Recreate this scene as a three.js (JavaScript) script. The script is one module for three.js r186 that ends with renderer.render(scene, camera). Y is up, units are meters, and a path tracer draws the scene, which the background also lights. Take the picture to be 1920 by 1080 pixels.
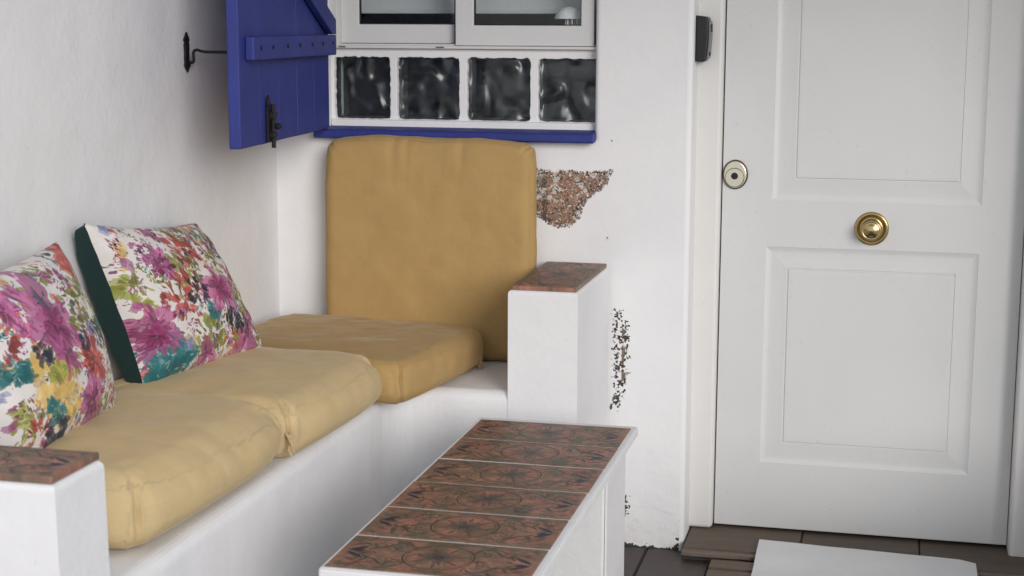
import * as THREE from 'three';
import { mergeGeometries, mergeVertices } from 'three/addons/utils/BufferGeometryUtils.js';
import { RoundedBoxGeometry } from 'three/addons/geometries/RoundedBoxGeometry.js';

// ------------------------------------------------------------------ camera, sky, sun, exposure
const scene = new THREE.Scene();
const camera = new THREE.PerspectiveCamera(20.41, 1920 / 1080, 0.05, 400);
camera.position.set(0, 1.4605, 4.4209);
camera.rotation.order = 'YXZ';
camera.rotation.set(-0.16298, 0.2347, 0.00372);
camera.focus = 4.15;
camera.userData.fStop = 7;
scene.add(camera);

const renderer = new THREE.WebGLRenderer({ antialias: true });
renderer.toneMapping = THREE.LinearToneMapping;
renderer.toneMappingExposure = 1.34;
renderer.shadowMap.enabled = true;

{ // soft bright overcast: hazy and brighter towards the horizon, faint unevenness of cloud
  const w = 256, h = 128, d = new Float32Array(w * h * 4);
  for (let j = 0; j < h; j++) for (let i = 0; i < w; i++) {
    const el = (j + 0.5) / h * Math.PI - Math.PI / 2, a = i / w * Math.PI * 2, s = Math.max(0, Math.sin(el));
    const cloud = 1 + 0.05 * Math.sin(3 * a + 2 * Math.sin(el * 5)) * Math.sin(el * 7 + Math.cos(2 * a));
    const L = (0.74 - 0.2 * s) * cloud, o = (j * w + i) * 4;
    d[o] = L * 0.935; d[o + 1] = L * 0.985; d[o + 2] = L * 1.075; d[o + 3] = 1;
  }
  const t = new THREE.DataTexture(d, w, h, THREE.RGBAFormat, THREE.FloatType);
  t.mapping = THREE.EquirectangularReflectionMapping; t.magFilter = THREE.LinearFilter; t.wrapS = THREE.RepeatWrapping; t.needsUpdate = true;
  scene.background = t; scene.environment = t;
}
const sun = new THREE.DirectionalLight(0xfffaf6, 1.4);
sun.position.set(5.5, 3.9, 9.3); sun.target.position.set(-0.8, 0.9, 0.6);   // low veiled sun before the porch
sun.castShadow = true; sun.shadow.radius = 50; sun.shadow.mapSize.set(2048, 2048);
Object.assign(sun.shadow.camera, { left: -9, right: 9, top: 9, bottom: -9, near: 0.5, far: 30 });
scene.add(sun, sun.target);

// ------------------------------------------------------------------ helpers
function rng(seed) { let s = seed | 0; return () => { s = (s + 0x6d2b79f5) | 0; let t = Math.imul(s ^ (s >>> 15), 1 | s); t = (t + Math.imul(t ^ (t >>> 7), 61 | t)) ^ t; return ((t ^ (t >>> 14)) >>> 0) / 4294967296; }; }
const hash = (x, y, s) => { let h = Math.imul(x, 374761393) ^ Math.imul(y, 668265263) ^ Math.imul(s, 1274126177); h = Math.imul(h ^ (h >>> 13), 1274126177); return ((h ^ (h >>> 16)) >>> 0) / 4294967296; };
function vn(x, y, seed = 0, per = 0) {   // value noise, optionally periodic
  let x0 = Math.floor(x), y0 = Math.floor(y); const fx = x - x0, fy = y - y0;
  const u = fx * fx * (3 - 2 * fx), v = fy * fy * (3 - 2 * fy);
  const m = (k) => per ? ((k % per) + per) % per : k;
  const a = hash(m(x0), m(y0), seed), b = hash(m(x0 + 1), m(y0), seed), c = hash(m(x0), m(y0 + 1), seed), e = hash(m(x0 + 1), m(y0 + 1), seed);
  return a + (b - a) * u + (c - a) * v + (a - b - c + e) * u * v;
}
function fbm(x, y, oct, seed = 0, per = 0) { let s = 0, a = 0.5, n = 0; for (let k = 0; k < oct; k++) { s += a * vn(x, y, seed + k * 17, per); n += a; x *= 2; y *= 2; per *= 2; a *= 0.5; } return s / n; }
const clamp = (x, a = 0, b = 1) => Math.min(b, Math.max(a, x));
const sstep = (a, b, x) => { const t = clamp((x - a) / (b - a)); return t * t * (3 - 2 * t); };
const toS = (l) => 255 * (l <= 0.0031308 ? 12.92 * l : 1.055 * Math.pow(l, 1 / 2.4) - 0.055);
function dataTex(w, h, fn, srgb = false, wrap = THREE.RepeatWrapping) {
  const d = new Uint8Array(w * h * 4), c = [0, 0, 0];
  for (let j = 0; j < h; j++) for (let i = 0; i < w; i++) {
    fn(i, j, c); const o = (j * w + i) * 4;
    for (let k = 0; k < 3; k++) d[o + k] = clamp(srgb ? toS(c[k]) : c[k] * 255, 0, 255);
    d[o + 3] = 255;
  }
  const t = new THREE.DataTexture(d, w, h); t.wrapS = t.wrapT = wrap; t.magFilter = THREE.LinearFilter; t.minFilter = THREE.LinearMipmapLinearFilter; t.generateMipmaps = true;
  if (srgb) t.colorSpace = THREE.SRGBColorSpace; t.needsUpdate = true; return t;
}
function rep(t, x, y = x, ox = 0, oy = 0) { const c = t.clone(); c.repeat.set(x, y); c.offset.set(ox, oy); c.needsUpdate = true; return c; }
const rgb = (r, g, b) => new THREE.Color().setRGB(r, g, b);
const std = (o) => new THREE.MeshStandardMaterial(o);
const phy = (o) => new THREE.MeshPhysicalMaterial(o);

const taken = {};
function numbered(n) { if (!(n in taken)) { taken[n] = 0; return n; } taken[n]++; return n + '_' + String(taken[n]).padStart(3, '0'); }
function group(name, parent, pos = [0, 0, 0]) { const g = new THREE.Group(); g.name = parent ? name : numbered(name); g.position.set(...pos); (parent || scene).add(g); return g; }
function mesh(name, geo, mat, parent, pos) { const m = new THREE.Mesh(geo, mat); m.name = parent ? name : numbered(name); if (pos) m.position.set(...pos); (parent || scene).add(m); return m; }
function tag(o, label, category, grp, kind) { if (label) o.userData.label = label; if (category) o.userData.category = category; if (grp) o.userData.group = grp; if (kind) o.userData.kind = kind; return o; }
// rounded box from min/max corners, uv in metres
function rbox(a, b, r = 0.004, seg = 2) {
  const s = [b[0] - a[0], b[1] - a[1], b[2] - a[2]]; r = Math.min(r, 0.49 * Math.min(...s));
  const g = new RoundedBoxGeometry(s[0], s[1], s[2], seg, r); g.translate((a[0] + b[0]) / 2, (a[1] + b[1]) / 2, (a[2] + b[2]) / 2);
  metreUV(g); return g;
}
function metreUV(g) {
  const p = g.attributes.position, n = g.attributes.normal, uv = new Float32Array(p.count * 2);
  for (let i = 0; i < p.count; i++) {
    const ax = Math.abs(n.getX(i)), ay = Math.abs(n.getY(i)), az = Math.abs(n.getZ(i)), x = p.getX(i), y = p.getY(i), z = p.getZ(i);
    const [u, v] = ax >= ay && ax >= az ? [z, y] : ay >= az ? [x, z] : [x, y]; uv[i * 2] = u; uv[i * 2 + 1] = v;
  }
  g.setAttribute('uv', new THREE.BufferAttribute(uv, 2)); return g;
}
function extrude(shape, depth, bevel = 0, seg = 3, offset = true) {
  return new THREE.ExtrudeGeometry(shape, { depth: depth - 2 * bevel, bevelEnabled: bevel > 0, bevelSize: bevel, bevelThickness: bevel, bevelOffset: offset ? -bevel : 0, bevelSegments: seg, curveSegments: 10 });
}
const poly = (pts) => { const s = new THREE.Shape(); pts.forEach(([x, y], i) => i ? s.lineTo(x, y) : s.moveTo(x, y)); s.closePath(); return s; };
function tube(pts, r, seg = 24, rad = 8) { return new THREE.TubeGeometry(new THREE.CatmullRomCurve3(pts.map((p) => new THREE.Vector3(...p))), seg, r, rad, false); }

// ------------------------------------------------------------------ shared textures and materials
const plasterBump = dataTex(1024, 1024, (i, j, c) => {
  const x = i / 1024, y = j / 1024;
  const v = 0.72 * fbm(x * 7, y * 7, 2, 3, 7) + 0.22 * fbm(x * 26, y * 26, 3, 9, 26) + 0.06 * fbm(x * 140, y * 140, 2, 5, 140);
  c[0] = c[1] = c[2] = v;
});
const plasterTone = dataTex(512, 512, (i, j, c) => {
  const x = i / 512, y = j / 512, m = 0.955 + 0.09 * (fbm(x * 7, y * 7, 5, 31, 7) - 0.5), w = 0.02 * (fbm(x * 4, y * 4, 3, 77, 4) - 0.5);
  const speck = vn(x * 190, y * 190, 41, 190) > 0.965 ? 0.9 : 1;
  c[0] = m * speck; c[1] = (m - w * 0.3) * speck; c[2] = (m - w) * speck;
}, true);
const plaster = std({ color: rgb(0.82, 0.815, 0.82), roughness: 0.92, map: rep(plasterTone, 0.8), bumpMap: rep(plasterBump, 0.6), bumpScale: 0.008 });
const plasterSmooth = std({ color: rgb(0.82, 0.815, 0.81), roughness: 0.9, map: rep(plasterTone, 0.9, 0.9, 0.3, 0.2), bumpMap: rep(plasterBump, 0.9), bumpScale: 0.002 });
const doorPaint = std({ color: rgb(0.70, 0.70, 0.685), roughness: 0.42, map: rep(plasterTone, 0.5), bumpMap: rep(plasterBump, 3), bumpScale: 0.0004 });
const framePaint = std({ color: rgb(0.76, 0.75, 0.72), roughness: 0.45, map: rep(plasterTone, 0.7), bumpMap: rep(plasterBump, 2), bumpScale: 0.001 });
const aluminium = std({ color: rgb(0.70, 0.70, 0.69), roughness: 0.38, map: rep(plasterTone, 1.3) });
const gasket = std({ color: rgb(0.008, 0.008, 0.009), roughness: 0.6 });
const iron = std({ color: rgb(0.012, 0.012, 0.013), roughness: 0.55, metalness: 0.3, bumpMap: rep(plasterBump, 20), bumpScale: 0.0006 });
const paintGrain = dataTex(512, 512, (i, j, c) => { const x = i / 512, y = j / 512; c[0] = c[1] = c[2] = 0.6 * fbm(x * 90, y * 6, 3, 13, 6 * 15) + 0.4 * fbm(x * 12, y * 12, 3, 3, 12); });
const blueTone = dataTex(256, 256, (i, j, c) => { const x = i / 256, y = j / 256, m = 0.78 + 0.36 * fbm(x * 8, y * 8, 4, 51, 8); c[0] = c[1] = c[2] = m; }, true);
const bluePaint = std({ color: rgb(0.021, 0.034, 0.215), roughness: 0.6, map: rep(blueTone, 2), bumpMap: rep(paintGrain, 2), bumpScale: 0.0012 });
const blueNail = std({ color: rgb(0.008, 0.009, 0.03), roughness: 0.6 });
const brass = std({ color: rgb(0.50, 0.385, 0.19), metalness: 1, roughness: 0.2 });
const brassPale = std({ color: rgb(0.84, 0.78, 0.62), metalness: 0.75, roughness: 0.28 });
const bronzeRim = std({ color: rgb(0.12, 0.10, 0.07), metalness: 1, roughness: 0.35 });
const black = std({ color: rgb(0.006, 0.006, 0.006), roughness: 0.5 });

// woven cushion cloth
const weave = dataTex(512, 512, (i, j, c) => {
  const x = i / 512 * 128, y = j / 512 * 128, fx = x - Math.floor(x), fy = y - Math.floor(y), over = (Math.floor(x) + Math.floor(y)) % 2;
  const th = over ? Math.sin(Math.PI * fx) : Math.sin(Math.PI * fy);
  c[0] = c[1] = c[2] = 0.25 + 0.5 * th + 0.25 * fbm(i / 512 * 40, j / 512 * 40, 2, 8, 40);
});
const clothTone = dataTex(512, 512, (i, j, c) => {
  const x = i / 512, y = j / 512;
  const slub = 0.5 * fbm(x * 160, y * 6, 2, 61, 6 * 27) + 0.5 * fbm(x * 6, y * 160, 2, 67, 160);
  const m = 0.92 + 0.1 * (fbm(x * 5, y * 5, 4, 21, 5) - 0.5) + 0.11 * (slub - 0.5);
  const f = fbm(x * 9, y * 9, 3, 91, 9) - 0.5;
  c[0] = m * (1 + 0.02 * f); c[1] = m; c[2] = m * (1 - 0.10 * f);
}, true);
const wrinkle = dataTex(512, 512, (i, j, c) => {
  const x = i / 512, y = j / 512, wx = fbm(x * 4, y * 4, 3, 5, 4) * 0.35, r = Math.abs(fbm(x * 6 + wx, y * 6 + wx * 2, 3, 15, 6) - 0.5) * 2;
  const w = Math.sin(Math.PI * 2 * (i / 512 * 128)) * Math.sin(Math.PI * 2 * (j / 512 * 128));
  c[0] = c[1] = c[2] = 0.2 + 0.6 * Math.sqrt(r) + 0.06 * w;
});
const mustard = phy({ color: rgb(0.47, 0.305, 0.118), roughness: 0.95, map: rep(clothTone, 5), bumpMap: rep(wrinkle, 1.9), bumpScale: 0.0018, sheen: 0.6, sheenColor: rgb(0.85, 0.80, 0.70), sheenRoughness: 0.5 });
const mustardFaded = mustard.clone(); mustardFaded.color.setRGB(0.63, 0.475, 0.25);   // the two nearer covers have bleached
const mustardDeep = std({ color: rgb(0.50, 0.25, 0.045), roughness: 0.9, map: rep(clothTone, 5) });

// ------------------------------------------------------------------ ground, floor
const ground = mesh('ground', new THREE.PlaneGeometry(160, 160).rotateX(-Math.PI / 2), std({ color: rgb(0.44, 0.43, 0.41), roughness: 0.95, map: rep(plasterTone, 60) }), null, [0, -0.06, 40]);
tag(ground, null, null, null, 'structure');

const slateTone = dataTex(512, 512, (i, j, c) => {
  const x = i / 512, y = j / 512, a = fbm(x * 4, y * 4, 5, 71, 4), b = fbm(x * 30, y * 30, 3, 73, 30);
  const m = 0.55 + 0.7 * a * (0.7 + 0.6 * b); c[0] = m * (1 + 0.12 * (a - 0.5)); c[1] = m * 0.97; c[2] = m * (0.97 - 0.1 * (b - 0.5));
});
const woodTone = dataTex(512, 512, (i, j, c) => {
  const x = i / 512, y = j / 512, wv = fbm(x * 3, y * 6, 3, 5, 6), g = fbm(x * 4 + wv, y * 70, 4, 83, 0), k = fbm(x * 6, y * 8, 4, 7, 0);
  const m = 0.45 + 0.75 * (0.6 * g + 0.4 * k); c[0] = m; c[1] = m * (0.96 + 0.06 * (k - 0.5)); c[2] = m * (0.93 + 0.12 * (k - 0.5));
});
{
  const fl = group('floor'); tag(fl, null, null, null, 'structure');
  mesh('joint_bed', rbox([-1.8, -0.058, 0.0155], [1.0, -0.036, 3.6], 0.002), std({ color: rgb(0.035, 0.033, 0.031), roughness: 0.95 }), fl);
  const tones = [[0.066, 0.051, 0.045], [0.074, 0.057, 0.048], [0.058, 0.048, 0.044]].map((c, k) => std({ color: rgb(...c), roughness: 0.55, map: rep(slateTone, 1.6, 1.6, k * 0.37, k * 0.21), bumpMap: rep(slateTone, 2.1), bumpScale: 0.003 }));
  const r = rng(5); let k = 0;
  for (let ix = 0; ix < 9; ix++) for (let iz = 0; iz < 11; iz++) {
    const x0 = -1.867 + ix * 0.305, z0 = 0.006 + iz * 0.325; let x1 = x0 + 0.298;
    if (x0 > -0.5 && z0 < 0.6) continue;
    if (x1 > -0.47 && x0 < -0.47 && z0 < 0.6) x1 = -0.462;
    const g = rbox([Math.max(x0, -1.79), -0.05, z0], [x1, -0.03 - 0.0015 * r(), z0 + 0.318], 0.004, 2); mesh('floor_tile', g, tones[(k++ * 7 + ix) % 3], fl);
  }
  // wood-look strips before the door
  const woods = [[0.14, 0.10, 0.07], [0.165, 0.12, 0.085], [0.12, 0.088, 0.064]].map((c, q) => std({ color: rgb(...c), roughness: 0.6, map: rep(woodTone, 1.4, 3, q * 0.31, q * 0.43), bumpMap: rep(woodTone, 1.4, 3, q * 0.31, q * 0.43), bumpScale: 0.002 }));
  for (let s = 0; s < 6; s++) for (let q = 0; q < 2; q++)
    mesh('plank', rbox([-0.455 + q * 0.5 + (q ? 0.004 : 0), -0.05, 0.112 + s * 0.083], [-0.455 + (q + 1) * 0.5, -0.013 + 0.002 * r(), 0.112 + s * 0.083 + 0.072], 0.005), woods[(s + q) % 3], fl);
  // raised doorstep
  const st = group('doorstep'); tag(st, null, null, null, 'structure');
  mesh('step_core', rbox([-0.543, -0.055, -0.26], [0.44, -0.012, 0.075], 0.004), std({ color: rgb(0.06, 0.055, 0.05), roughness: 0.95 }), st);
  const sw = [[0.135, 0.10, 0.075], [0.112, 0.088, 0.07], [0.12, 0.092, 0.07], [0.10, 0.08, 0.064]].map((c, q) => std({ color: rgb(...c), roughness: 0.62, map: rep(woodTone, 0.9, 1.2, q * 0.27, q * 0.6), bumpMap: rep(slateTone, 2), bumpScale: 0.003 }));
  let x = -0.541;
  [0.325, 0.33, 0.322].forEach((w, q) => { mesh('step_tile', rbox([x, -0.012, -0.26], [x + w - 0.003, 0.0 - 0.001 * q, 0.062], 0.004), sw[q], st); x += w; });
  // chipped nosing
  const nose = [[-0.541, 0.064], [0.43, 0.064], [0.43, 0.094]]; const rr = rng(11);
  for (let q = 0; q <= 36; q++) { const xx = 0.43 - q * (0.971 / 36); nose.push([xx, 0.094 + 0.004 * (rr() - 0.5) + (q > 27 && q < 33 ? -0.007 * rr() : 0)]); }
  const ng = extrude(poly(nose.map(([a, b]) => [a, -b])), 0.013, 0.002, 1).rotateX(-Math.PI / 2).translate(0, -0.0145, 0);
  mesh('step_nosing', ng, sw[3].clone(), st).material.color.setRGB(0.19, 0.15, 0.12);
}

// ------------------------------------------------------------------ the house: walls, roof, door, window, shutter
const house = group('house');
tag(house, 'whitewashed house corner with panelled white door, window and open blue shutter', 'house');

// weathered front-wall maps, 1.7 m square region with its corner at (-1.95, -0.1)
const WX = -1.95, WY = -0.1, WS = 1.7, NP = 2048;
const patchA = [[-1.05, 1.046], [-0.985, 1.056], [-0.94, 1.05], [-0.9, 1.054], [-0.83, 1.05], [-0.772, 1.058], [-0.782, 1.03], [-0.80, 1.005], [-0.83, 0.985], [-0.852, 0.955], [-0.862, 0.925], [-0.885, 0.9], [-0.92, 0.894], [-0.95, 0.904], [-0.975, 0.92], [-1.05, 0.95]];
const patchB = [[-0.76, 0.668], [-0.738, 0.66], [-0.722, 0.61], [-0.717, 0.56], [-0.72, 0.49], [-0.722, 0.46], [-0.73, 0.425], [-0.745, 0.378], [-0.757, 0.38], [-0.752, 0.42], [-0.756, 0.5], [-0.757, 0.58], [-0.763, 0.63]];
const patchC = [[-0.742, 0.112], [-0.716, 0.114], [-0.714, 0.075], [-0.722, 0.058], [-0.735, 0.065], [-0.744, 0.09]];
function sdf(P, x, y) {   // distance inside a polygon is positive
  let d = 1e9, ins = false;
  for (let i = 0, j = P.length - 1; i < P.length; j = i++) {
    const [ax, ay] = P[j], [bx, by] = P[i], ex = bx - ax, ey = by - ay, t = clamp(((x - ax) * ex + (y - ay) * ey) / (ex * ex + ey * ey));
    d = Math.min(d, Math.hypot(x - ax - t * ex, y - ay - t * ey));
    if ((ay > y) !== (by > y) && x < ax + (y - ay) / (by - ay) * ex) ins = !ins;
  }
  return ins ? d : -d;
}
const near = (P, x, y, m) => { let a = 1e9, b = -1e9, c = 1e9, d = -1e9; for (const [px, py] of P) { a = Math.min(a, px); b = Math.max(b, px); c = Math.min(c, py); d = Math.max(d, py); } return x > a - m && x < b + m && y > c - m && y < d + m; };
const baseLine = (x) => 0.006 + 0.010 * (vn(x * 22, 1, 5) - 0.5) + 0.05 * Math.exp(-Math.pow((x + 0.562) / 0.022, 2)) + 0.012 * Math.exp(-Math.pow((x + 0.735) / 0.02, 2));
function wallAt(x, y, col, hOut) {   // fills col with linear base colour; returns relief 0..1
  const f1 = fbm(x * 9, y * 9, 5, 301), f2 = fbm(x * 60, y * 60, 3, 307);
  const m = 0.80 + 0.05 * (f1 - 0.5) + 0.02 * (f2 - 0.5);
  col[0] = m; col[1] = m * 0.995; col[2] = m * (0.995 - 0.02 * (f1 - 0.5));
  let h = 0.5 + 0.30 * (fbm(x * 5, y * 5, 4, 311) - 0.5) + 0.05 * (f2 - 0.5);
  // hand-trowelled, flaking render low on the wall
  const low = sstep(0.42, 0.05, y);
  if (low > 0) { const fl = fbm(x * 26, y * 30, 4, 321); h += low * (0.3 * (fbm(x * 16, y * 18, 3, 325) - 0.5) + 0.05 * sstep(0.55, 0.6, fl)); if (sstep(0.2, 0.0, y) * fbm(x * 70, y * 70, 3, 327) > 0.58) { col[0] *= 0.95; col[1] *= 0.945; col[2] *= 0.93; } }
  const chips = (P, sand, thr, fq) => {
    if (!near(P, x, y, 0.03)) return;
    const d = sdf(P, x, y) + 0.010 * (fbm(x * 60, y * 60, 3, 331) - 0.5), pr = sstep(-0.012, 0.012, d);
    if (pr <= 0) return;
    const g = vn(x * 420, y * 420, 333), g3 = 0.6 * vn(x * 300, y * 300, 343) + 0.4 * vn(x * 620, y * 620, 347), big = fbm(x * 45, y * 45, 3, 337), red = fbm(x * 20 + 3, y * 20, 3, 339);
    if (sand && g3 < pr * 0.95) {
      const k = 0.5 + 0.95 * g; col[0] = (0.23 + 0.13 * red) * k; col[1] = (0.155 + 0.055 * red) * k; col[2] = (0.112 + 0.03 * red) * k;
      if (big > 0.60) { col[0] = 0.56 * k; col[1] = 0.51 * k; col[2] = 0.46 * k; }
      if (g > 0.86) { col[0] = 0.62; col[1] = 0.58; col[2] = 0.54; }
      if (x < -0.955 && fbm(x * 50, y * 50, 3, 349) > 0.45) { col[0] *= 0.5; col[1] *= 0.5; col[2] *= 0.5; }
      h -= 0.4 * pr;
    }
    const dark = 0.65 * vn(x * fq, y * fq, 341) + 0.35 * vn(x * fq * 2.3, y * fq * 2.3, 345), ed = sstep(0.02, 0.0, Math.abs(d));
    if (dark > thr - 0.06 * ed + 0.25 * (1 - pr)) { const k = 0.6 + 0.8 * g; col[0] = 0.06 * k; col[1] = 0.055 * k; col[2] = 0.048 * k; h -= 0.25; }
  };
  chips(patchA, 1, 0.74, 210); chips(patchB, 0, 0.555, 160); chips(patchC, 0, 0.54, 170);
  if (sdf(patchB, x, y) > 0.002 && x > -0.735 && y > 0.45 && fbm(x * 60, y * 40, 3, 351) > 0.64) { const k = 0.6 + 0.6 * vn(x * 420, y * 420, 353); col[0] = 0.24 * k; col[1] = 0.17 * k; col[2] = 0.12 * k; h -= 0.3; }
  // mould and soil where the wall meets the floor
  const by = y + 0.03, bl = baseLine(x), mo = fbm(x * 110, y * 110, 3, 361);
  if (by < bl * 2.4 && mo > 0.36 + 0.24 * by / bl) { const k = 0.5 + vn(x * 300, y * 300, 363); col[0] = 0.045 * k; col[1] = 0.047 * k; col[2] = 0.04 * k; }
  for (const [sx, sy, sr] of [[-0.781, 0.868, 0.0022], [-0.772, 1.142, 0.002], [-0.783, 0.862, 0.0012]]) if (Math.hypot(x - sx, y - sy) < sr) { col[0] = col[1] = col[2] = 0.03; }
  hOut[0] = h; return h;
}
const wallCol = new Uint8Array(NP * NP * 4), wallBump = new Uint8Array(NP * NP * 4);
{
  const c = [0, 0, 0], h = [0];
  for (let j = 0; j < NP; j++) for (let i = 0; i < NP; i++) {
    wallAt(WX + (i + 0.5) / NP * WS, WY + (j + 0.5) / NP * WS, c, h); const o = (j * NP + i) * 4;
    for (let k = 0; k < 3; k++) { wallCol[o + k] = clamp(toS(c[k]), 0, 255); wallBump[o + k] = clamp(h[0] * 255, 0, 255); }
    wallCol[o + 3] = wallBump[o + 3] = 255;
  }
}
function wallTex(d, srgb) { const t = new THREE.DataTexture(d, NP, NP); t.magFilter = THREE.LinearFilter; t.wrapS = t.wrapT = THREE.ClampToEdgeWrapping; if (srgb) t.colorSpace = THREE.SRGBColorSpace; t.repeat.set(1 / WS, 1 / WS); t.offset.set(-WX / WS, -WY / WS); t.needsUpdate = true; return t; }
const frontMat = std({ roughness: 0.92, map: wallTex(wallCol, true), bumpMap: wallTex(wallBump, false), bumpScale: 0.009 });

const OX0 = -1.613, OX1 = -0.822, OY0 = 1.15, OY1 = 2.27;   // window opening
{
  const s = poly([[-1.95, -0.055], [-0.546, -0.055], [-0.549, 0.8], [-0.551, 2.06], [0.425, 2.06], [0.425, -0.055], [2.6, -0.055], [2.6, 2.75], [-1.95, 2.75]]);
  s.holes.push(new THREE.Path([[OX0, OY0], [OX0, OY1], [OX1, OY1], [OX1, OY0]].map((p) => new THREE.Vector2(...p))));
  mesh('wall', extrude(s, 0.16, 0.014, 4).translate(0, 0, -0.16 + 0.014), frontMat, house).userData.label = 'white front wall with patches of flaked plaster';
  // left wall, running towards the viewer
  const lw = new THREE.PlaneGeometry(4.2, 2.9, 120, 80), p = lw.attributes.position;
  for (let i = 0; i < p.count; i++) { const u = p.getX(i), v = p.getY(i); p.setZ(i, 0.012 * (fbm(u * 2.2 + 9, v * 2.2 + 4, 3, 401) - 0.5)); lw.attributes.uv.setXY(i, u, v); }
  lw.computeVertexNormals(); lw.rotateY(Math.PI / 2).translate(-1.77, 1.35, 2.06);
  const lb = rbox([-1.98, -0.06, -0.04], [-1.782, 2.79, 4.16], 0.01);
    mesh('side_wall', mergeGeometries([lw.toNonIndexed(), lb]), plaster, house).userData.label = 'smooth white side wall behind the pillows';
  mesh('side_wall', rbox([0.80, -0.055, 0.0155], [1.02, 2.395, 0.5], 0.02, 3), plaster, house);
  mesh('parapet', rbox([0.62, -0.055, 0.505], [0.80, 0.40, 2.3], 0.02, 3), plaster, house);
  mesh('porch_roof', rbox([-1.99, 2.40, 0.02], [2.6, 2.56, 1.95], 0.01), plaster, house);
  // the room behind
  const room = [rbox([-2.3, -0.1, -3.1], [1.4, 2.8, -3.0], 0.01), rbox([-2.4, -0.1, -3.1], [-2.3, 2.8, -0.17], 0.01), rbox([1.3, -0.05, -3.0], [1.4, 2.72, -0.162], 0.01), rbox([-2.3, -0.1, -3.0], [1.3, -0.05, -0.165], 0.01), rbox([-2.3, 2.70, -3.0], [1.3, 2.85, -0.165], 0.01), rbox([-2.3, -0.05, -0.36], [-1.85, 2.70, -0.163], 0.01)];
  mesh('room_shell', mergeGeometries(room), std({ color: rgb(0.68, 0.68, 0.66), roughness: 0.9 }), house);
}
// loose stones still held in the broken plaster
{
  const r = rng(77), gs = [], base = new THREE.IcosahedronGeometry(1, 0);
  const put = (P, n, smin, smax, pick) => {
    let c = 0, tries = 0; const bx = [Math.min(...P.map((p) => p[0])), Math.max(...P.map((p) => p[0]))], by = [Math.min(...P.map((p) => p[1])), Math.max(...P.map((p) => p[1]))];
    while (c < n && tries++ < n * 60) {
      const x = bx[0] - 0.006 + r() * (bx[1] - bx[0] + 0.012), y = by[0] - 0.006 + r() * (by[1] - by[0] + 0.012), d = sdf(P, x, y);
      if (d < -0.004 || x < -1.0) continue;
      const edge = d < 0.014; if (!edge && r() > 0.55) continue;
      const g = base.clone(), q = smin + (smax - smin) * Math.pow(r(), 2.5), col = pick(edge, r, d);
      g.rotateX(r() * 6).rotateY(r() * 6).scale(q * (0.8 + 0.6 * r()), q * (0.6 + 0.5 * r()), q * 0.5).rotateZ(r() * 6).translate(x, y, 0.0005);
      const n3 = g.attributes.position.count, cc = new Float32Array(n3 * 3); for (let k = 0; k < n3; k++) cc.set(col, k * 3);
      g.setAttribute('color', new THREE.BufferAttribute(cc, 3)); gs.push(g); c++;
    }
  };
  const darkish = (r) => { const k = 0.03 + 0.07 * r(); return [k * 1.08, k, k * 0.9]; };
  put(patchA, 760, 0.0007, 0.0034, (e, r, d) => { const t = r(); if (e) return t < 0.42 ? darkish(r) : t < 0.6 ? [0.22, 0.165, 0.12] : [0.70, 0.68, 0.66]; return t < 0.30 ? darkish(r) : t < 0.70 ? [0.24 + 0.1 * r(), 0.17, 0.125] : [0.58, 0.54, 0.5]; });
  put(patchB, 60, 0.001, 0.0045, (e, r) => { const t = r(); return t < 0.66 ? darkish(r) : t < 0.84 ? [0.22, 0.17, 0.13] : [0.6, 0.58, 0.55]; });
  put(patchC, 36, 0.0012, 0.0045, (e, r) => darkish(r));
  const st = mesh('exposed_rubble', mergeGeometries(gs), std({ vertexColors: true, roughness: 0.95 }), house); st.userData.kind = 'stuff';
}

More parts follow.
